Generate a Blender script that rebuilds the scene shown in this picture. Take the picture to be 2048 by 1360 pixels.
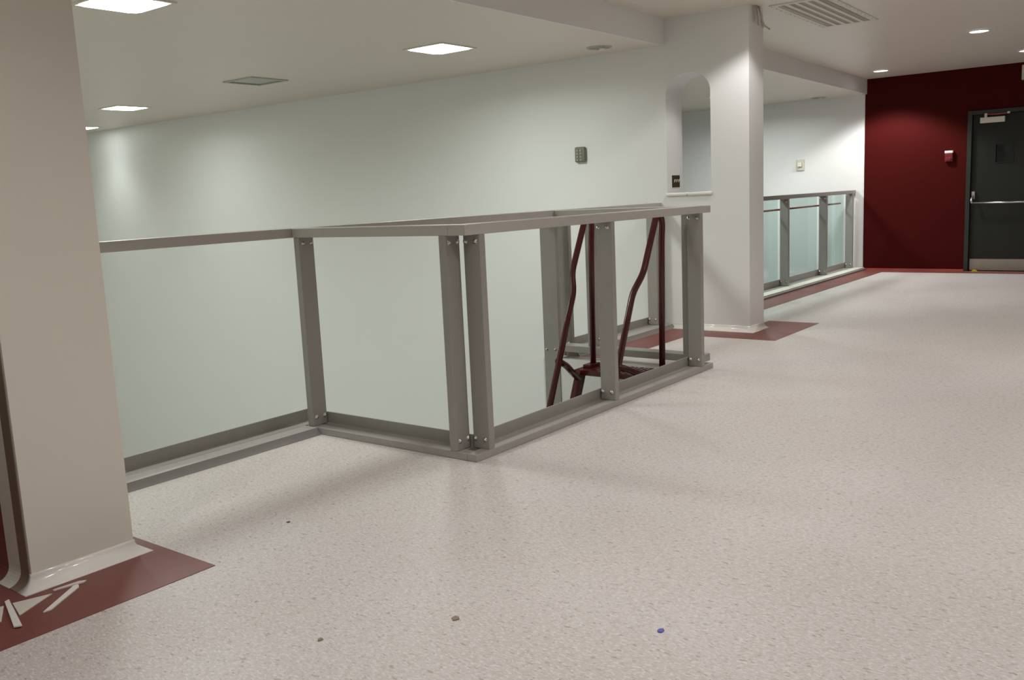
import bpy, bmesh, math, random
from mathutils import Vector, Matrix, Euler
random.seed(7)
for o in list(bpy.data.objects):
    bpy.data.objects.remove(o)
S = bpy.context.scene
C = S.collection

# ------------------------------------------------------------------ camera
F_PX, PITCH, ROLL, YAW, CAM_H = 1827.7767, -0.1562, -0.0454, 0.6594, 1.1752
cd = bpy.data.cameras.new('camera')
cam = bpy.data.objects.new('camera', cd)
C.objects.link(cam)
cd.sensor_fit = 'HORIZONTAL'
cd.sensor_width = 36.0
cd.lens = F_PX / 2048 * 36.0
cd.clip_start = 0.02
fw = Vector((math.cos(YAW) * math.cos(PITCH), math.sin(YAW) * math.cos(PITCH), math.sin(PITCH)))
rt = Vector((math.sin(YAW), -math.cos(YAW), 0))
up = rt.cross(fw)
r2 = rt * math.cos(ROLL) + up * math.sin(ROLL)
u2 = up * math.cos(ROLL) - rt * math.sin(ROLL)
m = Matrix((r2, u2, -fw)).transposed().to_4x4()
m.translation = (0, 0, CAM_H)
cam.matrix_world = m
S.camera = cam

# ------------------------------------------------------------------ world, exposure
W = bpy.data.worlds.new('world')
S.world = W
W.use_nodes = True
W.node_tree.nodes['Background'].inputs[0].default_value = (0.02, 0.02, 0.02, 1)
S.view_settings.view_transform = 'Standard'
S.view_settings.look = 'None'
S.view_settings.gamma = 1
S.view_settings.use_curve_mapping = False
S.view_settings.exposure = 0.9

PANEL_POWER = 14.0        # watts of the square lamps over the void
PANEL_SPREAD = 164        # louvred: most of the light goes down
PANEL_TINT = (0.93, 1.0, 0.94, 1)
DOWN_POWER = 43.0         # watts of each round lamp over the walkway
DOWN_TINT = (1.0, 0.97, 0.95)


# ------------------------------------------------------------------ materials
def mat(name, col, rough=0.5, metal=0.0, noise=0.0, scale=30.0, bump=0.0, spec=0.5):
    k = bpy.data.materials.new(name)
    k.use_nodes = True
    nt = k.node_tree
    b = nt.nodes['Principled BSDF']
    b.inputs['Base Color'].default_value = (*col, 1)
    b.inputs['Roughness'].default_value = rough
    b.inputs['Metallic'].default_value = metal
    b.inputs['Specular IOR Level'].default_value = spec
    tc = nt.nodes.new('ShaderNodeTexCoord')
    n = nt.nodes.new('ShaderNodeTexNoise')
    n.inputs['Scale'].default_value = scale
    n.inputs['Detail'].default_value = 4
    nt.links.new(tc.outputs['Object'], n.inputs['Vector'])
    if noise:
        mx = nt.nodes.new('ShaderNodeMix')
        mx.data_type = 'RGBA'
        mx.inputs[6].default_value = (*[c * (1 - noise) for c in col], 1)
        mx.inputs[7].default_value = (*[min(1, c * (1 + noise)) for c in col], 1)
        nt.links.new(n.outputs['Fac'], mx.inputs[0])
        nt.links.new(mx.outputs[2], b.inputs['Base Color'])
    if bump:
        bp = nt.nodes.new('ShaderNodeBump')
        bp.inputs['Strength'].default_value = bump
        bp.inputs['Distance'].default_value = 0.002
        nt.links.new(n.outputs['Fac'], bp.inputs['Height'])
        nt.links.new(bp.outputs['Normal'], b.inputs['Normal'])
    return k


def emit(name, col, strength):
    k = bpy.data.materials.new(name)
    k.use_nodes = True
    nt = k.node_tree
    b = nt.nodes['Principled BSDF']
    b.inputs['Base Color'].default_value = (0.9, 0.9, 0.9, 1)
    b.inputs['Emission Color'].default_value = col
    b.inputs['Emission Strength'].default_value = strength
    return k


def floor_material(name, base, dark, tan, flecks=True):
    k = bpy.data.materials.new(name)
    k.use_nodes = True
    nt = k.node_tree
    L = nt.links
    N = nt.nodes.new
    b = nt.nodes['Principled BSDF']
    tc = N('ShaderNodeTexCoord')

    def noise(scale, detail=3, sx=1, sy=1, rot=0):
        mp = N('ShaderNodeMapping')
        mp.inputs['Scale'].default_value = (sx, sy, 1)
        mp.inputs['Rotation'].default_value = (0, 0, rot)
        L.new(tc.outputs['Object'], mp.inputs['Vector'])
        n = N('ShaderNodeTexNoise')
        n.inputs['Scale'].default_value = scale
        n.inputs['Detail'].default_value = detail
        L.new(mp.outputs[0], n.inputs['Vector'])
        return n.outputs['Fac']

    def ramp(fac, lo, hi):
        r = N('ShaderNodeMapRange')
        r.inputs['From Min'].default_value = lo
        r.inputs['From Max'].default_value = hi
        L.new(fac, r.inputs['Value'])
        return r.outputs[0]

    def mix(fac, a, c):
        mx = N('ShaderNodeMix')
        mx.data_type = 'RGBA'
        L.new(fac, mx.inputs[0])
        if isinstance(a, tuple):
            mx.inputs[6].default_value = (*a, 1)
        else:
            L.new(a, mx.inputs[6])
        mx.inputs[7].default_value = (*c, 1)
        return mx.outputs[2]

    def times(fac, v):
        q = N('ShaderNodeMath')
        q.operation = 'MULTIPLY'
        q.inputs[1].default_value = v
        L.new(fac, q.inputs[0])
        return q.outputs[0]
    col = mix(times(ramp(noise(1.3, 5), 0.35, 0.7), 0.35), base, tan)
    col = mix(times(ramp(noise(45, 4), 0.45, 0.75), 0.6), col, tan)
    if flecks:
        for rot, sc, lo, c in ((0.9, 170, 0.56, tuple(x * 0.80 for x in base)), (2.2, 150, 0.56, tuple(min(1, x * 1.17) for x in base)), (0.4, 110, 0.64, tuple(x * 0.6 for x in base)), (1.9, 80, 0.69, dark), (1.1, 120, 0.62, tuple(min(1, x * 1.2) for x in base)), (2.7, 70, 0.64, tuple(x * 0.72 for x in tan))):
            col = mix(times(ramp(noise(sc, 2, 1, 0.45, rot), lo, lo + 0.05), 0.75), col, c)
    L.new(col, b.inputs['Base Color'])
    rr = ramp(noise(2.0, 4), 0.2, 0.8)
    r2_ = N('ShaderNodeMapRange')
    r2_.inputs['To Min'].default_value = 0.36
    r2_.inputs['To Max'].default_value = 0.52
    L.new(rr, r2_.inputs['Value'])
    L.new(r2_.outputs[0], b.inputs['Roughness'])
    b.inputs['Specular IOR Level'].default_value = 0.28
    return k


M = {}
M['floor'] = floor_material('speckled_floor_tile', (0.65, 0.612, 0.605), (0.22, 0.195, 0.17), (0.53, 0.46, 0.40))
M['tile'] = floor_material('red_floor_tile', (0.20, 0.066, 0.056), (0.12, 0.045, 0.04), (0.225, 0.084, 0.072), flecks=False)
M['paint'] = mat('white_paint', (0.83, 0.835, 0.83), 0.45, noise=0.015, scale=3, bump=0.06)
M['pier'] = mat('warm_white_paint', (0.74, 0.71, 0.63), 0.4, noise=0.015, scale=3, bump=0.06)
M['lowfloor'] = mat('lower_floor_tile', (0.45, 0.44, 0.42), 0.45, noise=0.05, scale=20)
M['ceil'] = mat('ceiling_paint', (0.82, 0.745, 0.66), 0.42, noise=0.02, scale=2, bump=0.05)
M['red'] = mat('red_wall_paint', (0.060, 0.005, 0.0042), 0.55, noise=0.04, scale=8, bump=0.1, spec=0.06)
M['red2'] = mat('maroon_shade_band', (0.20, 0.06, 0.05), 0.5)  # dark stripe of reflected red on the pier, put into colour
M['brown'] = mat('brown_shade_band', (0.22, 0.155, 0.115), 0.5, noise=0.03)  # stripe of shade on the pier, put into colour
M['grey'] = mat('grey_steel_paint', (0.33, 0.315, 0.293), 0.38, noise=0.05, scale=14)
M['greydark'] = mat('grey_vinyl', (0.24, 0.225, 0.22), 0.55, noise=0.08, scale=25)
M['greylight'] = mat('grey_base_plate', (0.38, 0.36, 0.345), 0.36, noise=0.10, scale=18)
M['grey_lit'] = mat('grey_steel_paint_lit', (0.49, 0.465, 0.435), 0.36, noise=0.05, scale=14)  # same paint as the posts; brighter light on the rails put into colour
M['steel'] = mat('bright_steel', (0.72, 0.69, 0.63), 0.22, 1.0)
M['chrome'] = mat('satin_chrome', (0.62, 0.6, 0.56), 0.28, 1.0)
M['cove'] = mat('gloss_cove_base', (0.82, 0.79, 0.75), 0.16, noise=0.03, scale=30, bump=0.25)
M['maroon'] = mat('maroon_enamel', (0.070, 0.010, 0.011), 0.17, noise=0.1, scale=20)
M['black'] = mat('black_rubber', (0.015, 0.015, 0.015), 0.5)
M['door'] = mat('door_dark_paint', (0.016, 0.017, 0.013), 0.45, noise=0.08, scale=6, spec=0.3)
M['frame'] = mat('door_frame_paint', (0.022, 0.026, 0.022), 0.4)
M['brushed'] = mat('brushed_steel', (0.40, 0.36, 0.31), 0.42, 1.0, noise=0.12, scale=9)
M['beige'] = mat('beige_plastic', (0.66, 0.62, 0.5), 0.4)
M['cream'] = mat('cream_offcut', (0.74, 0.69, 0.62), 0.5, noise=0.04)
M['white'] = mat('white_plastic', (0.85, 0.84, 0.8), 0.35)
M['alarm'] = mat('alarm_red', (0.17, 0.012, 0.02), 0.35)
M['olive'] = mat('olive_grey_plastic', (0.20, 0.20, 0.155), 0.45, noise=0.15, scale=60)
M['olivelight'] = mat('pale_olive_button', (0.33, 0.33, 0.25), 0.45)
M['brownplate'] = mat('brown_switch_plate', (0.055, 0.045, 0.025), 0.35)
M['vent'] = mat('ventilation_grille_paint', (0.74, 0.71, 0.63), 0.5)
M['ventpanel'] = mat('dull_panel_paint', (0.50, 0.51, 0.43), 0.5)
M['slot'] = mat('slot_dark', (0.42, 0.36, 0.30), 0.7)
M['blue'] = mat('blue_tape', (0.10, 0.13, 0.42), 0.5)
M['chip'] = mat('dark_chip', (0.10, 0.08, 0.06), 0.7)
M['chiptan'] = mat('tan_chip', (0.28, 0.22, 0.15), 0.7)
M['yellow'] = mat('yellow_rubber', (0.62, 0.52, 0.02), 0.5)
M['cable'] = mat('pale_cable', (0.52, 0.48, 0.40), 0.5)
M['stripe'] = mat('red_rail_enamel', (0.50, 0.08, 0.07), 0.35)
M['lamp'] = emit('lamp_lens', PANEL_TINT, 5.0)

M['downlens'] = emit('round_lamp_lens', (1.0, 0.93, 0.97, 1), 3.0)
M['deadlens'] = mat('unlit_lamp_lens', (0.30, 0.30, 0.26), 0.15, 0.6)


def glass_material():
    k = bpy.data.materials.new('tinted_glass')
    k.use_nodes = True
    nt = k.node_tree
    out = nt.nodes['Material Output']
    nt.nodes.remove(nt.nodes['Principled BSDF'])
    tr = nt.nodes.new('ShaderNodeBsdfTransparent')
    tr.inputs[0].default_value = (0.86, 0.94, 0.93, 1)
    gl = nt.nodes.new('ShaderNodeBsdfGlossy')
    gl.inputs['Roughness'].default_value = 0.02
    lw = nt.nodes.new('ShaderNodeLayerWeight')
    lw.inputs['Blend'].default_value = 0.5
    pw_ = nt.nodes.new('ShaderNodeMath')
    pw_.operation = 'POWER'
    pw_.inputs[1].default_value = 5
    nt.links.new(lw.outputs['Facing'], pw_.inputs[0])
    fr = nt.nodes.new('ShaderNodeMapRange')
    fr.inputs['To Min'].default_value = 0.03
    fr.inputs['To Max'].default_value = 0.7
    nt.links.new(pw_.outputs[0], fr.inputs['Value'])
    mx = nt.nodes.new('ShaderNodeMixShader')
    nt.links.new(fr.outputs[0], mx.inputs[0])
    nt.links.new(tr.outputs[0], mx.inputs[1])
    nt.links.new(gl.outputs[0], mx.inputs[2])
    nt.links.new(mx.outputs[0], out.inputs['Surface'])
    return k


M['glass'] = glass_material()


# ------------------------------------------------------------------ helpers
def link(name, bm, material, parent=None, smooth=False, bevel=0.0, loc=None):
    me = bpy.data.meshes.new(name)
    bmesh.ops.recalc_face_normals(bm, faces=bm.faces)
    bm.to_mesh(me)
    bm.free()
    o = bpy.data.objects.new(name, me)
    C.objects.link(o)
    me.materials.append(material)
    if parent is not None:
        o.parent = parent
    if loc is not None:
        o.location = loc
    if smooth:
        for p in me.polygons:
            p.use_smooth = True
    if bevel:
        bv = o.modifiers.new('bevel', 'BEVEL')
        bv.width = bevel
        bv.segments = 2
        bv.limit_method = 'ANGLE'
    return o


def add_box(bm, x0, x1, y0, y1, z0, z1):
    v = [bm.verts.new((x, y, z)) for z in (z0, z1) for y in (y0, y1) for x in (x0, x1)]
    for f in ((0, 2, 3, 1), (4, 5, 7, 6), (0, 1, 5, 4), (2, 6, 7, 3), (0, 4, 6, 2), (1, 3, 7, 5)):
        bm.faces.new([v[i] for i in f])
    return v


def box(*a):
    bm = bmesh.new()
    add_box(bm, *a)
    return bm


def prism(pts, axis, a, b, bm=None):
    """Extrude a closed outline. axis x: pts are (y,z); y: (x,z); z: (x,y)."""
    bm = bm or bmesh.new()

    def P(p, t):
        return {'x': (t, p[0], p[1]), 'y': (p[0], t, p[1]), 'z': (p[0], p[1], t)}[axis]
    A = [bm.verts.new(P(p, a)) for p in pts]
    B = [bm.verts.new(P(p, b)) for p in pts]
    n = len(pts)
    for i in range(n):
        bm.faces.new((A[i], A[(i + 1) % n], B[(i + 1) % n], B[i]))
    bm.faces.new(A[::-1])
    bm.faces.new(B)
    return bm


def cyl(bm, c, r, h, axis='z', seg=24, r2=None):
    r2 = r if r2 is None else r2
    rot = {'z': Matrix(), 'x': Matrix.Rotation(math.pi / 2, 4, 'Y'), 'y': Matrix.Rotation(-math.pi / 2, 4, 'X')}[axis]
    bmesh.ops.create_cone(bm, cap_ends=True, segments=seg, radius1=r, radius2=r2, depth=h, matrix=Matrix.Translation(c) @ rot)
    return bm


def tube(pts, r, seg=10, closed_ends=True, bm=None):
    bm = bm or bmesh.new()
    pts = [Vector(p) for p in pts]
    rings = []
    ref = None
    for i, p in enumerate(pts):
        d = (pts[min(i + 1, len(pts) - 1)] - pts[max(i - 1, 0)]).normalized()
        if ref is None:
            ref = d.orthogonal().normalized()
        ref = (ref - d * ref.dot(d)).normalized()
        s = d.cross(ref)
        rings.append([bm.verts.new(p + (ref * math.cos(t) + s * math.sin(t)) * r) for t in (2 * math.pi * k / seg for k in range(seg))])
    for a, b in zip(rings, rings[1:]):
        for k in range(seg):
            bm.faces.new((a[k], a[(k + 1) % seg], b[(k + 1) % seg], b[k]))
    if closed_ends:
        bm.faces.new(rings[0][::-1])
        bm.faces.new(rings[-1])
    return bm


def smooth_path(pts, n=6, rad=0.5):
    """Round the corners of a polyline with quadratic arcs."""
    pts = [Vector(p) for p in pts]
    out = [pts[0]]
    for a, b, c in zip(pts, pts[1:], pts[2:]):
        la = min(rad, (a - b).length * 0.45)
        lc = min(rad, (c - b).length * 0.45)
        p, q = b + (a - b).normalized() * la, b + (c - b).normalized() * lc
        for k in range(n + 1):
            t = k / n
            out.append(p * (1 - t) ** 2 + b * 2 * t * (1 - t) + q * t * t)
    out.append(pts[-1])
    return out


def tag(o, label, cat, group=None):
    o['label'] = label
    o['category'] = cat
    if group:
        o['group'] = group
    return o


def thing(name, label, cat, loc=(0, 0, 0), group=None):
    o = bpy.data.objects.new(name, None)
    C.objects.link(o)
    o.location = loc
    o.empty_display_size = 0.1
    return tag(o, label, cat, group)


def struct(name, bm, material, bevel=0.0, smooth=False):
    o = link(name, bm, material, bevel=bevel, smooth=smooth)
    o['kind'] = 'structure'
    return o


def part(name, bm, material, root, bevel=0.0, smooth=False):
    """A part built in world coordinates, shifted into its thing's frame."""
    org = Vector((0, 0, 0))
    p = root
    while p is not None:
        org += p.location
        p = p.parent
    for v in bm.verts:
        v.co -= org
    return link(name, bm, material, root, smooth, bevel)


# ------------------------------------------------------------------ the setting
X_END, X_END2 = 6.95, 7.235      # the cross wall with the arch
Y_PIER = 2.95
X_RED = 12.436
Y_SLAB = 3.842                    # edge of the floor over the void
BX0, BX1, BY0 = 3.025, 5.467, 2.576   # railing box: outer faces
Y_RAIL = 3.73
LOW = -3.3


def zc(x):                       # walkway ceiling
    return 2.545 - 0.0173 * (x - 6.9)


def zv(x):                       # ceiling over the void
    return 2.335 if x <= 7 else 2.335 - 0.0139 * (x - 7.2)


fl = bmesh.new()
for a in ((-2.6, X_RED + 0.1, -1.3, BY0 + 0.10), (-2.6, BX0 + 0.10, BY0 + 0.10, Y_SLAB), (BX1 - 0.10, X_RED + 0.1, BY0 + 0.10, Y_SLAB), (X_END2, X_RED + 0.1, Y_SLAB, 3.92), (-2.6, 1.18, Y_SLAB, 6.2)):
    add_box(fl, *a, -0.3, 0)
struct('floor', fl, M['floor'])
struct('floor_lower', box(1.4, 12.6, 3.9, 16.2, LOW - 0.1, LOW), M['lowfloor'])

fs = bmesh.new()                 # painted slab edges
for a in ((1.586, BX0 + 0.10, Y_SLAB, Y_SLAB + 0.02), (BX1 - 0.10, X_END, Y_SLAB, Y_SLAB + 0.02), (X_END2, X_RED, 3.92, 3.94),
          (BX0 + 0.10, BX0 + 0.12, BY0 + 0.12, Y_SLAB + 0.02), (BX1 - 0.12, BX1 - 0.10, BY0 + 0.12, Y_SLAB + 0.02), (BX0 + 0.10, BX1 - 0.10, BY0 + 0.10, BY0 + 0.12)):
    add_box(fs, *a, -0.42, -0.001)
struct('trim_1', fs, M['paint'])

# red tile borders let into the floor
tb = bmesh.new()
T = 0.002
for a in ((0.2, 1.67, 2.591, 2.96), (1.60, 1.67, 2.96, 3.20), (5.98, X_END, 3.33, 3.62), (6.626, X_END, 2.614, 3.33), (X_END, 7.60, 2.614, 2.96),
          (X_END2, X_RED, 3.376, 3.66), (X_RED - 0.30, X_RED, -1.2, 3.376), (7.235, 7.60, 2.96, 3.05), (5.47, 5.98, 3.33, 3.62), (0.2, 1.2, 2.96, 6.0)):
    add_box(tb, *a, -0.001, T)
struct('trim_2', tb, M['tile'])

# left pier, running back as the left wall of the void
struct('wall_left', box(1.237, 1.586, 2.943, 16.2, LOW, 2.7), M['pier'])
# cross wall with the arched opening
AY0, AY1, AZ0, AZS, AH = 3.275, 3.672, 1.112, 1.94, 0.16
w = bmesh.new()
arc = []
for k in range(25):
    t = math.pi * k / 24
    arc.append(((AY0 + AY1) / 2 + (AY1 - AY0) / 2 * math.cos(t), AZS + AH * math.sin(t)))
add_box(w, X_END, X_END2, Y_PIER, AY0, 0, 2.6)
add_box(w, X_END, X_END2, AY0, AY1, 0, AZ0)
add_box(w, X_END, X_END2, AY1, 16.2, 0, 2.6)
add_box(w, X_END, X_END2, Y_PIER, 16.2, LOW, 0)
for (ya, za), (yb, zb) in zip(arc, arc[1:]):
    prism([(ya, za), (ya, 2.6), (yb, 2.6), (yb, zb)], 'x', X_END, X_END2, w)
bmesh.ops.remove_doubles(w, verts=w.verts, dist=0.0005)
struct('wall_right', w, M['paint'])
# sill of the opening: two tiles with a joint
s = bmesh.new()
add_box(s, X_END - 0.018, X_END2 + 0.01, AY0 - 0.008, (AY0 + AY1) / 2 + 0.012, AZ0, AZ0 + 0.028)
add_box(s, X_END - 0.018, X_END2 + 0.01, (AY0 + AY1) / 2 + 0.016, AY1 + 0.008, AZ0, AZ0 + 0.028)
struct('trim_6', s, M['white'], bevel=0.01)

# far wall: red towards the walkway, white over the void
D0, D1, DZ = 2.478, 1.45, 1.94    # door frame outer sides and top
rw = bmesh.new()
add_box(rw, X_RED, X_RED + 0.15, D0, 3.70, 0, 2.6)
add_box(rw, X_RED, X_RED + 0.15, D1, D0, DZ, 2.6)
add_box(rw, X_RED, X_RED + 0.15, -1.3, D1, 0, 2.6)
struct('wall_far', rw, M['red'])
struct('wall_back', box(X_RED + 0.012, X_RED + 0.15, 3.702, 16.2, LOW, 2.6), M['paint'])
struct('wall_front', box(-2.7, X_RED + 0.1, -1.4, -1.3, 0, 2.8), M['pier'])
struct('wall_side', box(-2.7, -2.6, -1.3, 6.2, 0, 2.8), M['pier'])
struct('wall_rear', box(-2.6, 1.178, 6.2, 6.3, 0, 2.8), M['pier'])
struct('wall_end', box(1.178, X_RED + 0.1, 16.2, 16.3, LOW, 2.6), M['paint'])

# ceilings
c = bmesh.new()
prism([(-2.7, zc(-2.7)), (X_RED + 0.1, zc(X_RED + 0.1)), (X_RED + 0.1, 2.9), (-2.7, 2.9)], 'y', -1.4, 3.70, c)
prism([(-2.7, zc(-2.7)), (1.2, zc(1.2)), (1.2, 2.9), (-2.7, 2.9)], 'y', 3.70, 6.3, c)
struct('ceiling', c, M['ceil'])
c = bmesh.new()
prism([(1.586, zv(2)), (X_END, zv(2)), (X_END, 2.8), (1.586, 2.8)], 'y', 3.70, 16.2, c)
prism([(X_END2, zv(7.2)), (X_RED + 0.012, zv(X_RED)), (X_RED + 0.012, 2.8), (X_END2, 2.8)], 'y', 3.70, 16.2, c)
struct('ceiling_lower', c, M['ceil'])
c = bmesh.new()
prism([(1.586, zv(2)), (X_END, zv(2)), (X_END, 2.8), (1.586, 2.8)], 'y', 3.68, 3.6995, c)
prism([(X_END2, zv(7.2)), (X_RED, zv(X_RED)), (X_RED, 2.8), (X_END2, 2.8)], 'y', 3.68, 3.6995, c)
struct('trim_7', c, M['paint'])


# coved bases
def cove_profile(d=0.045, h=0.05):
    pts = [(0, 0), (-d, 0), (-d, 0.004)]
    for k in range(1, 7):
        t = k / 7 * math.pi / 2
        pts.append((-d * (1 - math.sin(t)) - 0.003, 0.004 + (h - 0.004) * (1 - math.cos(t))))
    pts += [(-0.003, h), (0, h)]
    return pts


def cove_path(bm, pts, prof):
    """Sweep a cove (outward offset, height) along a wall line with mitred corners."""
    P = [Vector((*p, 0)) for p in pts]
    rings = []
    for i, p in enumerate(P):
        ds = []
        if i:
            ds.append((P[i] - P[i - 1]).normalized())
        if i < len(P) - 1:
            ds.append((P[i + 1] - P[i]).normalized())
        ns = [Vector((d.y, -d.x, 0)) for d in ds]     # outward is to the right of travel
        n = sum(ns, Vector()) / len(ns)
        n = n / n.length_squared
        rings.append([bm.verts.new(p + n * (-u) + Vector((0, 0, z))) for u, z in prof])
    k = len(prof)
    for a, b in zip(rings, rings[1:]):
        for i in range(k):
            bm.faces.new((a[i], a[(i + 1) % k], b[(i + 1) % k], b[i]))
    bm.faces.new(rings[0][::-1])
    bm.faces.new(rings[-1])
    return bm


struct('baseboard_left', cove_path(bmesh.new(), [(1.237, 2.955), (1.237, 2.943), (1.586, 2.943), (1.586, 3.40)], cove_profile()), M['cove'], smooth=True)
# light-and-shade stripes painted as colour on the pier's left face, over the coved base
for nm, ya, yb, mk in (('shade_stripe_3', 2.955, 3.010, 'brown'), ('light_stripe_4', 3.010, 3.095, 'pier'), ('shade_stripe_5', 3.095, 3.17, 'red2'), ('light_stripe_8', 3.17, 3.9, 'pier')):
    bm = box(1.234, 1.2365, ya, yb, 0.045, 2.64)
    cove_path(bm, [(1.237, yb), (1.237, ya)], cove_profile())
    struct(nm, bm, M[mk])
struct('baseboard_right', cove_path(bmesh.new(), [(X_END, 3.62), (X_END, Y_PIER), (X_END2, Y_PIER)], cove_profile()), M['cove'], smooth=True)
struct('baseboard_far', box(X_RED - 0.012, X_RED, D0, 3.70, 0, 0.022), M['stripe'])


# ------------------------------------------------------------------ guardrails
BOLT = None


def bolts(parent, places, axis):
    """Dome-headed bolts; places are world points on the face, axis the outward direction."""
    for p in places:
        bm = bmesh.new()
        bmesh.ops.create_uvsphere(bm, u_segments=12, v_segments=8, radius=0.0095)
        for v in list(bm.verts):
            if v.co.z < -0.001:
                v.co.z = -0.001
        cyl(bm, (0, 0, 0.001), 0.012, 0.002, 'z', 16)
        q = Vector(axis).to_track_quat('Z', 'Y').to_matrix().to_4x4()
        bmesh.ops.transform(bm, matrix=Matrix.Translation(p) @ q, verts=bm.verts)
        part('bolt', bm, M['steel'], parent, smooth=True)


def post_x(root, x0, y0, z0=0.035, z1=1.015, w=0.040, d=0.094, both=False):
    """A post of a rail that runs along x: thin along x, deep along y, bolted through its left face."""
    o = part('post', box(x0, x0 + w, y0, y0 + d, z0, z1), M['grey'], root, bevel=0.003)
    bolts(o, [(x0, y0 + 0.024, z1 - 0.03), (x0, y0 + d - 0.012, z1 - 0.03), (x0, y0 + 0.024, z0 + 0.045), (x0, y0 + d - 0.012, z0 + 0.045)], (-1, 0, 0))
    return o


def post_y(root, x0, y0, z0=0.035, z1=1.015, w=0.042, d=0.094, both=False):
    """A post of a rail that runs along y: thin along y, bolted through its near face."""
    o = part('post', box(x0, x0 + d, y0, y0 + w, z0, z1), M['grey'], root, bevel=0.003)
    bolts(o, [(x0 + 0.024, y0, z1 - 0.03), (x0 + d - 0.014, y0, z1 - 0.03), (x0 + 0.024, y0, z0 + 0.045), (x0 + d - 0.014, y0, z0 + 0.045)], (0, -1, 0))
    if both:
        bolts(o, [(x0 + 0.024, y0 + w, z1 - 0.03), (x0 + 0.024, y0 + w, z0 + 0.05)], (0, 1, 0))
    return o


def section(kind):
    """Base sections as closed outlines: u grows from the outer edge inwards."""
    return {
        'plate': [(0, 0.001), (0.055, 0.001), (0.055, 0.035), (0, 0.035)],
        'angle': [(0.060, 0.001), (0.108, 0.001), (0.108, 0.094), (0.100, 0.094), (0.100, 0.033), (0.060, 0.033)],
    }[kind]


gr = thing('guardrail', 'grey steel guardrail boxed around the ladder opening in the floor', 'railing', (BX0, BY0, 0))
RZ0, RZ1, RW = 1.015, 1.062, 0.098


def rail_box(root, x0, x1, y0, y1, z0=RZ0, z1=RZ1):
    return part('top_rail', box(x0, x1, y0, y1, z0, z1), M['grey_lit'], root, bevel=0.003)


rail_box(gr, BX0, BX1 - 0.107, BY0, BY0 + RW)                           # front
rail_box(gr, BX0 + 0.001, BX0 + RW, BY0 + RW + 0.001, Y_RAIL - 0.001)   # left side of the box
rail_box(gr, BX1 - 0.106, BX1, BY0 + 0.006, Y_RAIL - 0.001, RZ0, RZ1 - 0.002)   # right side of the box
rail_box(gr, 1.588, X_END - 0.001, Y_RAIL, Y_RAIL + RW)                 # long rail along the void
# base of the box
for k in ('plate', 'angle'):
    s_ = section(k)
    mk = M['grey'] if k == 'angle' else M['greylight']
    u0, u1 = (0, 0.0) if k == 'plate' else (0.0, 0.0)
    part('base_rail', prism([(BY0 + u, z) for u, z in s_], 'x', BX0 if k == 'plate' else BX0 + 0.100, BX1 if k == 'plate' else BX1 - 0.107), mk, gr, bevel=0.002)
    part('base_rail', prism([(BX0 + u, z) for u, z in s_], 'y', BY0 + (0.056 if k == 'plate' else 0.109), Y_RAIL - 0.001 if k == 'plate' else Y_RAIL + 0.0), mk, gr, bevel=0.002)
part('base_rail', box(BX1 - 0.107, BX1, BY0 + 0.02, Y_RAIL + 0.02, 0.050, 0.098), M['grey'], gr, bevel=0.003)   # raised kerb at the open side
part('base_rail', box(BX1 - 0.112, BX1 - 0.104, BY0 + 0.13, Y_RAIL + 0.02, -0.10, -0.03), M['grey'], gr, bevel=0.002)


def run_base(root, x0, x1, xe=None):
    """Vinyl cove, plate and upright of the rail that runs along the void."""
    cv = [(Y_RAIL - 0.114, 0.001), (Y_RAIL - 0.084, 0.001), (Y_RAIL - 0.084, 0.034)]
    for k in range(1, 6):
        t = k / 6
        cv.append((Y_RAIL - 0.084 - 0.030 * t, 0.002 + 0.032 * (1 - t) ** 1.3))
    part('base_cove', prism(cv, 'x', x0, x1), M['greydark'], root)
    part('base_rail', box(x0, x1, Y_RAIL - 0.083, Y_RAIL + 0.014, 0.001, 0.034), M['greylight'], root, bevel=0.002)
    a = [(Y_RAIL + 0.020, 0.001), (Y_RAIL + 0.108, 0.001), (Y_RAIL + 0.108, 0.094), (Y_RAIL + 0.100, 0.094), (Y_RAIL + 0.100, 0.033), (Y_RAIL + 0.020, 0.033)]
    part('base_rail', prism(a, 'x', x0, xe or x1), M['grey'], root, bevel=0.002)


run_base(gr, 1.588, BX0 - 0.002, BX0 + 0.098)
run_base(gr, BX1 + 0.002, X_END - 0.001)
# posts
post_x(gr, 3.121, BY0)
post_x(gr, 4.231, BY0)
post_x(gr, 5.302, BY0)
post_y(gr, BX0, 2.690)
post_y(gr, BX0, 3.676, both=True)
post_y(gr, BX1 - 0.100, 2.700, z0=0.098)
post_y(gr, BX1 - 0.100, 3.440, z0=0.098)
post_x(gr, 5.53, Y_RAIL)
post_x(gr, 6.85, Y_RAIL)
# channel that carries the corner of the box down past the floor edge
ch = [(5.340, 3.712), (5.378, 3.712), (5.378, 3.720), (5.348, 3.720), (5.348, 3.838), (5.378, 3.838), (5.378, 3.846), (5.340, 3.846)]
k_ = part('post', prism(ch, 'z', -1.4, 1.013), M['grey'], gr, bevel=0.002)
bolts(k_, [(5.340, 3.822, 0.062), (5.340, 3.748, 0.066)], (-1, 0, 0))

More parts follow.
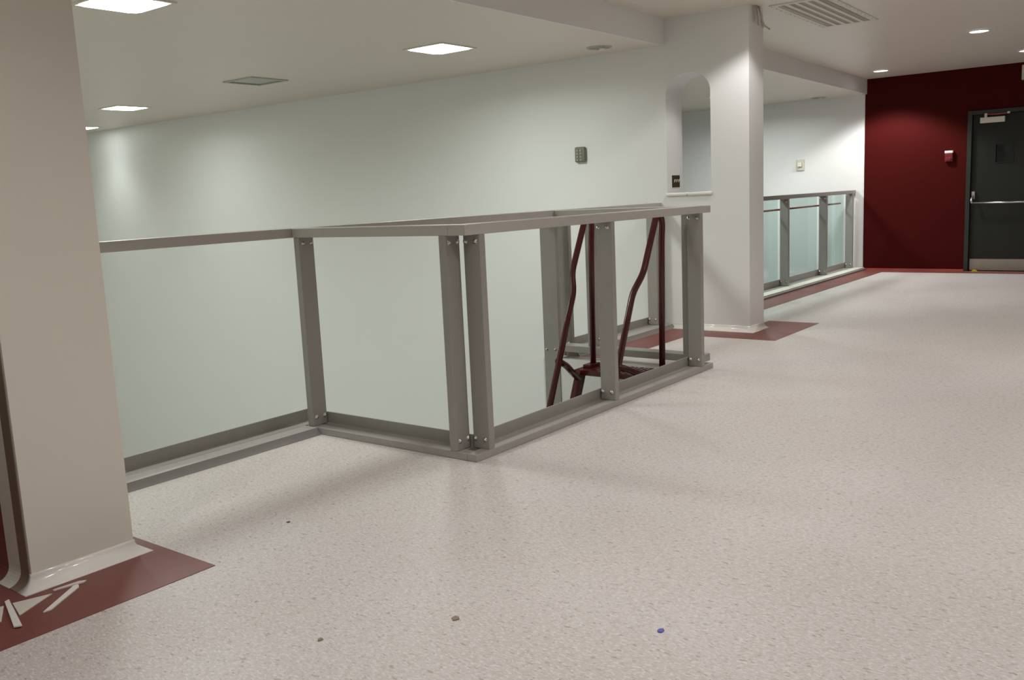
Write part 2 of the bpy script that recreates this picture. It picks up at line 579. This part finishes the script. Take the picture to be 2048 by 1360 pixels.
# far bay railing with glass
fg = thing('guardrail', 'grey guardrail with clear glass panels, beside the red wall', 'railing', (X_END2, Y_RAIL, 0))
FR_Y = 3.80
part('top_rail', box(X_END2 + 0.001, 12.16, FR_Y, FR_Y + 0.098, 1.005, 1.050), M['grey'], fg, bevel=0.003)
part('top_rail', box(12.16, 12.43, FR_Y, FR_Y + 0.06, 1.008, 1.048), M['grey'], fg, bevel=0.003)
part('base_rail', box(X_END2 + 0.001, 12.424, Y_RAIL - 0.05, FR_Y + 0.0, 0.001, 0.034), M['vent'], fg, bevel=0.002)
part('base_cove', box(X_END2 + 0.001, 12.424, Y_RAIL - 0.075, Y_RAIL - 0.051, 0.001, 0.020), M['greydark'], fg)
part('base_rail', prism([(FR_Y + 0.002, 0.001), (FR_Y + 0.110, 0.001), (FR_Y + 0.110, 0.105), (FR_Y + 0.098, 0.105), (FR_Y + 0.098, 0.034), (FR_Y + 0.002, 0.034)], 'x', X_END2 + 0.001, 12.424), M['grey'], fg, bevel=0.002)
fposts = (8.72, 10.02, 11.29, 12.30)
for x in fposts:
    post_x(fg, x, FR_Y, 0.035, 1.005, 0.045)
gx = (X_END2 + 0.02,) + fposts
for a, b in zip(gx, gx[1:]):
    a += 0.06
    part('glass_pane', box(a, b - 0.012, FR_Y + 0.112, FR_Y + 0.122, 0.03, 1.004), M['glass'], fg)
    part('handrail', tube([(a - 0.05, FR_Y + 0.16, 0.885), (b - 0.012, FR_Y + 0.16, 0.885)], 0.011), M['stripe'], fg, smooth=True)

# ------------------------------------------------------------------ ship ladder
ld = thing('ship_ladder', 'maroon steel ship ladder with kinked handrails, descending inside the guardrail box', 'ladder', (5.2, 3.075, 0.04))
Y_MID = 3.075
for sgn, yu, yl in ((1, 3.34, 3.293), (-1, 2.81, 2.855)):
    # front rail (down the flight), over the top, and the upright behind
    top = 1.005
    kx, kz = 4.985, 0.665
    slope = 0.455
    lowz = -0.95
    path = [(4.925 - slope * (0.545 - lowz), yl, lowz), (4.925, yl, 0.545), (kx, yu, kz), (5.146, yu, 0.975), (5.160, yu, 1.008), (5.215, yu, 1.016), (5.243, yu, 0.965), (5.228, yu, 0.86), (5.205, yu, 0.02)]
    part('handrail', tube(smooth_path(path, 6, 0.05), 0.0205, 12), M['maroon'], ld, smooth=True)
    part('rail_foot', box(5.12, 5.25, yu - 0.030, yu + 0.030, 0.001, 0.022), M['maroon'], ld, bevel=0.004)
    # stringer
    ys = Y_MID + sgn * 0.28
    xs0, zs0 = 5.035, -0.005
    bm = prism([(xs0, zs0), (xs0 + 0.085, zs0), (xs0 + 0.085 - slope * 2.2, zs0 - 2.2), (xs0 - slope * 2.2, zs0 - 2.2)], 'y', ys - 0.02, ys + 0.02)
    part('stringer', bm, M['maroon'], ld, bevel=0.004)
    # bracket from the handrail to the stringer
    zb = 0.09
    hx = 4.925 - slope * (0.545 - zb)
    part('bracket', tube(smooth_path([(hx, yl, zb + 0.03), (hx + 0.13, (yl + ys) / 2, zb - 0.02), (hx + 0.325, ys, zb - 0.155)], 4, 0.05), 0.022, 8), M['maroon'], ld, smooth=True)
# diamond-plate landing at the top
lp = box(5.045, 5.295, Y_MID - 0.315, Y_MID + 0.315, -0.035, 0.0)
for i in range(7):
    for j in range(17):
        x, y = 5.066 + i * 0.035, Y_MID - 0.296 + j * 0.037
        a = math.pi / 4 if (i + j) % 2 else -math.pi / 4
        q = bmesh.ops.create_cube(lp, size=1, matrix=Matrix.Translation((x, y, 0.0005)) @ Matrix.Rotation(a, 4, 'Z') @ Matrix.Diagonal((0.024, 0.006, 0.004, 1)))
part('landing', lp, M['maroon'], ld)
for k in range(8):
    z = -0.24 - k * 0.245
    x = 5.035 - 0.455 * (0.0 - z)
    part('tread', box(x - 0.06, x + 0.10, Y_MID - 0.259, Y_MID + 0.259, z - 0.03, z), M['maroon'], ld, bevel=0.004)

# ------------------------------------------------------------------ ceiling lamps and vents


def panel_lamp(x, y, label, s=0.37, level=1.0, spread=None):
    z = zv(x)
    t = thing('ceiling_light', label, 'light', (x, y, z), 'square lamps over the void')
    h = s / 2
    fr = bmesh.new()
    for a in ((-h - 0.02, h + 0.02, -h - 0.02, -h), (-h - 0.02, h + 0.02, h, h + 0.02), (-h - 0.02, -h, -h, h), (h, h + 0.02, -h, h)):
        add_box(fr, *a, -0.008, 0.0)
    link('trim_ring', fr, M['vent'], t)
    bm = bmesh.new()
    bmesh.ops.create_grid(bm, x_segments=1, y_segments=1, size=h)
    r = bmesh.ops.bevel(bm, geom=list(bm.verts), offset=0.045, segments=5, affect='VERTICES')
    bmesh.ops.translate(bm, vec=(0, 0, -0.003), verts=bm.verts)
    ex = bmesh.ops.extrude_face_region(bm, geom=list(bm.faces))
    bmesh.ops.translate(bm, vec=(0, 0, -0.006), verts=[v for v in ex['geom'] if isinstance(v, bmesh.types.BMVert)])
    link('diffuser', bm, M['lamp'], t)
    al = bpy.data.lights.new('panel_beam', 'AREA')
    al.shape = 'SQUARE'
    al.size = s * 0.92
    al.energy = PANEL_POWER * level
    al.color = PANEL_TINT[:3]
    al.spread = math.radians(spread or PANEL_SPREAD)
    lo = bpy.data.objects.new('panel_beam', al)
    C.objects.link(lo)
    lo.parent = t
    lo.location = (0, 0, -0.014)
    return t


panel_lamp(2.95, 4.92, 'glowing square ceiling lamp cut by the top edge beside the left pier')
panel_lamp(5.56, 4.89, 'glowing square ceiling lamp in the middle of the white ceiling over the railing', level=0.75)
panel_lamp(5.71, 9.72, 'smaller looking glowing square ceiling lamp farther back by the left pier', level=0.45)
panel_lamp(6.46, 12.16, 'farthest glowing square ceiling lamp, a sliver at the edge of the left pier', level=0.13, spread=95)
panel_lamp(2.95, 9.6, 'square ceiling lamp hidden behind the left pier, second one back', level=1.6)
panel_lamp(2.95, 7.26, 'added square fill lamp hidden behind the left pier, between two others', level=1.3)  # unseen fill added to even out the light on the long wall
panel_lamp(2.95, 14.3, 'square ceiling lamp hidden behind the left pier, at the far end', level=1.2)
panel_lamp(8.6, 4.92, 'added unseen square lamp over the far void behind the arched wall, left one', level=1.5)  # added out of sight to brighten the far white wall
panel_lamp(10.98, 4.92, 'added unseen square lamp over the far void behind the arched wall, right one', level=1.15)  # second unseen lamp added for the far white wall

vp = thing('ceiling_panel', 'dull unlit square panel flush in the ceiling between the glowing lamps', 'panel', (5.53, 7.15, zv(5)))
f = bmesh.new()
for a in ((-0.21, 0.21, -0.21, -0.185), (-0.21, 0.21, 0.185, 0.21), (-0.21, -0.185, -0.185, 0.185), (0.185, 0.21, -0.185, 0.185)):
    add_box(f, *a, -0.012, 0.0)
link('frame', f, M['ventpanel'], vp)
link('insert', box(-0.184, 0.184, -0.184, 0.184, -0.005, 0.0), M['deadlens'], vp)


def lathe(prof, seg=32):
    bm = bmesh.new()
    rings = [[bm.verts.new((r * math.cos(2 * math.pi * k / seg), r * math.sin(2 * math.pi * k / seg), z)) for k in range(seg)] for r, z in prof]
    for a, b in zip(rings, rings[1:]):
        for k in range(seg):
            bm.faces.new((a[k], a[(k + 1) % seg], b[(k + 1) % seg], b[k]))
    return bm


def downlight(x, y, z, label, lit=True, r=0.085, power=None, group='round downlights', cone=132, blend=0.7):
    t = thing('downlight', label, 'light', (x, y, z), group)
    link('trim_ring', lathe([(r + 0.02, 0.0), (r + 0.018, -0.007), (r, -0.007), (r - 0.004, -0.001)]), M['white'] if lit else M['ventpanel'], t, smooth=True)
    bm = bmesh.new()
    cyl(bm, (0, 0, -0.002), r - 0.006, 0.003, 'z', 28)
    link('lens', bm, M['downlens'] if lit else M['deadlens'], t)
    if not lit:
        bm = bmesh.new()
        cyl(bm, (0.03, -0.01, -0.010), 0.024, 0.014, 'z', 16)
        link('lamp_bulb', bm, M['white'], t)
    if lit:
        ld_ = bpy.data.lights.new('downlight_beam', 'SPOT')
        ld_.energy = power or DOWN_POWER
        ld_.color = DOWN_TINT
        ld_.spot_size = math.radians(cone)
        ld_.spot_blend = blend
        ld_.shadow_soft_size = 0.13
        lo = bpy.data.objects.new('downlight_beam', ld_)
        C.objects.link(lo)
        lo.parent = t
        lo.location = (0, 0, -0.02)
    return t


downlight(9.72, 1.87, zc(9.72), 'glowing round downlight at the right of the walkway ceiling, right of the grille', power=20)
downlight(11.75, 3.32, zc(11.75), 'glowing round downlight right beside the red wall corner', power=92, cone=124, blend=0.35)
downlight(11.45, 1.72, zc(11.45), 'round downlight at the right edge of the picture before the door', power=10)
downlight(6.48, 2.67, zc(6.48), 'round downlight above the arched wall, out of the picture', power=28, cone=122, blend=0.15)
downlight(5.0, 2.2, zc(5.0), 'round downlight over the railing box, out of the picture', power=30)
for x, y in ((0.4, 0.7), (1.9, -0.5), (3.4, 0.7), (4.9, -0.5), (6.4, 0.7), (8.4, -0.3), (0.3, 2.2), (2.0, 1.3)):  # unseen lamps, several added to make the floor light more even
    downlight(x, y, zc(x), 'unseen round downlight in the walkway ceiling, laid out for even light', power=30)
downlight(6.58, 4.07, zv(6.58), 'unlit round downlight close to the arched wall, over the void', lit=False)
downlight(12.26, 4.24, zv(12.26), 'unlit round downlight over the far glass railing', lit=False)

# slotted air grille in the walkway ceiling
GX0, GX1, GY0, GY1 = 7.16, 8.33, 2.42, 2.83
ag = thing('air_grille', 'white ceiling air grille with five long slots', 'vent', ((GX0 + GX1) / 2, (GY0 + GY1) / 2, zc(7.75)))
gm = bmesh.new()
n = 5
pw = (GY1 - GY0) / n
add_box(gm, -0.62, 0.62, -0.235, -0.185, -0.008, 0.0)
add_box(gm, -0.62, 0.62, 0.185, 0.235, -0.008, 0.0)
add_box(gm, -0.62, -0.575, -0.185, 0.185, -0.008, 0.0)
add_box(gm, 0.575, 0.62, -0.185, 0.185, -0.008, 0.0)
for i in range(1, 5):
    y = -0.185 + 0.37 * i / 5
    add_box(gm, -0.575, 0.575, y - 0.016, y + 0.016, -0.008, 0.0)
for v in gm.verts:
    v.co.z -= 0.0173 * v.co.x
link('faceplate', gm, M['vent'], ag)
for i in range(5):
    y = -0.185 + 0.37 * (i + 0.5) / 5
    b_ = box(-0.574, 0.574, y - 0.0205, y + 0.0205, -0.0035, -0.001)
    for v in b_.verts:
        v.co.z -= 0.0173 * v.co.x
    link('slot', b_, M['slot'], ag)
for i in range(13):
    for y in (-0.222, 0.222):
        b_ = bmesh.new()
        x = -0.59 + i * 0.098
        cyl(b_, (x, y, -0.009 - 0.0173 * x), 0.006, 0.003, 'z', 8)
        link('rivet', b_, M['ventpanel'], ag)

# loose cables at the top of the pier
cb = thing('cable_bundle', 'pale loose cables hanging at the top of the pier by the ceiling', 'cable', (7.1, 2.93, 2.5))
for pts in ([(7.05, 2.93, 2.55), (7.04, 2.91, 2.46), (7.07, 2.92, 2.40)], [(7.08, 2.93, 2.55), (7.09, 2.90, 2.47), (7.12, 2.92, 2.42), (7.16, 2.92, 2.39)], [(7.10, 2.93, 2.55), (7.06, 2.90, 2.48), (7.12, 2.90, 2.40), (7.24, 2.90, 2.385)], [(7.03, 2.93, 2.55), (7.02, 2.92, 2.50), (7.03, 2.93, 2.43)]):
    part('cable', tube(smooth_path(pts, 5, 0.04), 0.007, 8), M['cable'], cb, smooth=True)

# ------------------------------------------------------------------ devices on the walls
kp = thing('wall_keypad', 'olive grey keypad box mounted on the long white wall', 'keypad', (X_END, 4.512, 1.51))
part('housing', box(X_END - 0.035, X_END - 0.001, 4.460, 4.566, 1.442, 1.576), M['olive'], kp, bevel=0.012)
for i in range(4):
    for j in range(2):
        y, z = 4.545 - j * 0.034, 1.552 - i * 0.027
        part('button', box(X_END - 0.041, X_END - 0.035, y - 0.024, y, z - 0.018, z), M['olivelight'], kp, bevel=0.002)

SY = AY1
sw = thing('light_switch', 'brown three-gang switch plate inside the arched opening', 'switch', (7.09, SY, 1.235))
part('plate', box(7.035, 7.165, SY - 0.008, SY - 0.0005, 1.185, 1.285), M['brownplate'], sw, bevel=0.002)
for i in range(3):
    x = 7.063 + i * 0.037
    b_ = prism([(SY - 0.008, 1.226), (SY - 0.018, 1.244), (SY - 0.018, 1.254), (SY - 0.008, 1.248)], 'x', x - 0.007, x + 0.007)
    part('toggle', b_, M['beige'], sw, bevel=0.002)

th = thing('thermostat', 'beige thermostat on the white wall above the glass railing', 'thermostat', (X_RED + 0.012, 4.55, 1.412))
XT = X_RED + 0.012
part('plate', box(XT - 0.018, XT - 0.001, 4.495, 4.608, 1.338, 1.490), M['beige'], th, bevel=0.008)
part('cover', box(XT - 0.050, XT - 0.018, 4.525, 4.578, 1.390, 1.448), M['white'], th, bevel=0.006)

fa = thing('fire_alarm', 'red fire alarm pull station with a white top on the red wall', 'alarm', (X_RED, 2.68, 1.416))
part('housing', box(X_RED - 0.045, X_RED - 0.001, 2.632, 2.722, 1.352, 1.452), M['alarm'], fa, bevel=0.006)
part('top_band', box(X_RED - 0.048, X_RED - 0.001, 2.630, 2.724, 1.454, 1.484), M['white'], fa, bevel=0.004)
part('handle', box(X_RED - 0.058, X_RED - 0.045, 2.650, 2.704, 1.366, 1.400), M['alarm'], fa, bevel=0.004)

ex = thing('exit_sign', 'pale sign box high on the red wall, cut by the right edge', 'sign', (X_RED - 0.02, 1.76, 2.32))
part('housing', box(X_RED - 0.05, X_RED - 0.001, 1.62, 1.915, 2.245, 2.415), M['beige'], ex, bevel=0.008)
part('mount', box(X_RED - 0.04, X_RED - 0.01, 1.74, 1.80, 2.415, 2.446), M['beige'], ex)

# ------------------------------------------------------------------ door
dr = bpy.data.objects.new('door_1', None)
C.objects.link(dr)
dr.location = (X_RED, D0, 0)
dr['kind'] = 'structure'
dr['label'] = 'dark door with a push bar in the red wall'
f = bmesh.new()
add_box(f, X_RED - 0.03, X_RED + 0.12, D0 - 0.05, D0 - 0.0005, 0.001, DZ - 0.0005)
add_box(f, X_RED - 0.03, X_RED + 0.12, D1 + 0.0005, D1 + 0.05, 0.001, DZ - 0.0005)
add_box(f, X_RED - 0.03, X_RED + 0.12, D1 + 0.05, D0 - 0.05, DZ - 0.05, DZ - 0.0005)
part('frame', f, M['frame'], dr, bevel=0.004)
LX = X_RED + 0.012
lf = bmesh.new()
ly0, ly1 = D1 + 0.053, D0 - 0.053
WY0, WY1, WZ0, WZ1 = 1.985, 2.165, 1.318, 1.525
add_box(lf, LX, LX + 0.045, WY1, ly1, 0.008, DZ - 0.053)
add_box(lf, LX, LX + 0.045, ly0, WY0, 0.008, DZ - 0.053)
add_box(lf, LX, LX + 0.045, WY0, WY1, 0.008, WZ0)
add_box(lf, LX, LX + 0.045, WY0, WY1, WZ1, DZ - 0.053)
leaf = part('leaf', lf, M['door'], dr)
wf = bmesh.new()
for a in ((WY0 - 0.012, WY1 + 0.012, WZ0 - 0.012, WZ0), (WY0 - 0.012, WY1 + 0.012, WZ1, WZ1 + 0.012), (WY0 - 0.012, WY0, WZ0, WZ1), (WY1, WY1 + 0.012, WZ0, WZ1)):
    add_box(wf, LX - 0.008, LX + 0.0, a[0], a[1], a[2], a[3])
part('window_frame', wf, M['door'], dr)
part('window_pane', box(LX + 0.02, LX + 0.026, WY0, WY1, WZ0, WZ1), M['glass'], dr)
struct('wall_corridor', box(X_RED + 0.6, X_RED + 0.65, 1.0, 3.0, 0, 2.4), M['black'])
part('kick_plate', box(LX - 0.004, LX - 0.0002, ly0 + 0.01, ly1 - 0.01, 0.012, 0.150), M['brushed'], dr)
pb = part('push_bar', tube([(LX - 0.085, ly1 - 0.03, 0.835), (LX - 0.085, ly0 + 0.03, 0.835)], 0.012, 12), M['chrome'], dr, smooth=True)
part('bar_arm', tube(smooth_path([(LX - 0.085, ly1 - 0.030, 0.835), (LX - 0.088, ly1 - 0.022, 0.87), (LX - 0.02, ly1 - 0.03, 0.93)], 4, 0.03), 0.013, 8), M['chrome'], dr, smooth=True)
part('bar_mount', box(LX - 0.03, LX, ly1 - 0.05, ly1 - 0.012, 0.885, 0.975), M['chrome'], dr, bevel=0.004)
part('bar_mount', box(LX - 0.09, LX, ly0 + 0.012, ly0 + 0.05, 0.82, 0.975), M['chrome'], dr, bevel=0.004)
part('closer_body', box(LX - 0.055, LX, 2.075, 2.34, 1.785, 1.850), M['vent'], dr, bevel=0.004)
part('closer_arm', tube([(LX - 0.05, 2.275, 1.885), (LX - 0.07, 2.16, 1.878), (LX - 0.05, 2.035, 1.885)], 0.006, 8), M['stripe'], dr)
part('closer_pivot', box(LX - 0.062, LX - 0.036, 2.262, 2.292, 1.850, 1.896), M['chrome'], dr)
part('closer_pivot', box(LX - 0.062, LX - 0.02, 2.020, 2.048, 1.876, 1.900), M['chrome'], dr)

tag(link('door_wedge', prism([(-0.035, 0), (0.035, 0), (0.02, 0.022), (-0.005, 0.024)], 'x', -0.02, 0.02), M['yellow'], loc=(12.345, 2.335, 0.003)), 'small yellow scrap on the floor at the foot of the dark door', 'scrap')


# ------------------------------------------------------------------ offcuts and litter on the floor
def flat_piece(name, pts, th, material, label, cat, group=None, z=0.0025, tilt=0.0):
    cx = sum(p[0] for p in pts) / len(pts)
    cy = sum(p[1] for p in pts) / len(pts)
    o = link(name, prism([(p[0] - cx, p[1] - cy) for p in pts], 'z', 0, th), material, loc=(cx, cy, z))
    return tag(o, label, cat, group)


G = 'flooring offcuts by the left pier'
flat_piece('floor_offcut', [(1.144, 2.880), (1.248, 2.843), (1.116, 2.772)], 0.003, M['cream'], 'cream triangular flooring offcut on the red tiles at the left pier', 'offcut', G)
flat_piece('floor_offcut', [(1.132, 2.905), (1.147, 2.909), (1.084, 2.685), (1.066, 2.697)], 0.004, M['white'], 'short pale straight strip left of the triangular offcut, lying across the tiles', 'offcut', G, z=0.0058)
flat_piece('floor_offcut', [(1.166, 2.730), (1.318, 2.843), (1.330, 2.838), (1.322, 2.818), (1.189, 2.727)], 0.004, M['white'], 'pale narrow strip lying diagonally right of the triangular offcut', 'offcut', G)
flat_piece('floor_offcut', [(1.262, 2.868), (1.343, 2.862), (1.362, 2.848), (1.350, 2.841), (1.262, 2.861)], 0.004, M['cream'], 'thin cream sliver lying along the cove base of the left pier', 'offcut', G)
flat_piece('floor_offcut', [(1.03, 2.90), (1.120, 2.884), (1.066, 2.777), (1.03, 2.79)], 0.003, M['cream'], 'cream offcut at the very left edge on the red tiles', 'offcut', G)


def chip(x, y, r, material, label):
    pts = []
    for k in range(6):
        a = 2 * math.pi * k / 6 + random.uniform(-0.3, 0.3)
        q = r * random.uniform(0.6, 1.1)
        pts.append((x + q * math.cos(a), y + q * 0.8 * math.sin(a)))
    flat_piece('floor_chip', pts, 0.003, material, label, 'chip', 'chips on the floor', z=0.0005)


chip(2.049, 1.125, 0.016, M['blue'], 'small blue chip on the pale floor near the bottom edge')
chip(2.072, 2.709, 0.008, M['chip'], 'small dark chip on the floor in front of the left railing')
chip(1.805, 1.645, 0.018, M['chiptan'], 'tan flake on the floor below the railing corner, left of the blue chip')
chip(1.51, 1.881, 0.010, M['chiptan'], 'tan flake on the floor near the bottom, left of the other flake')
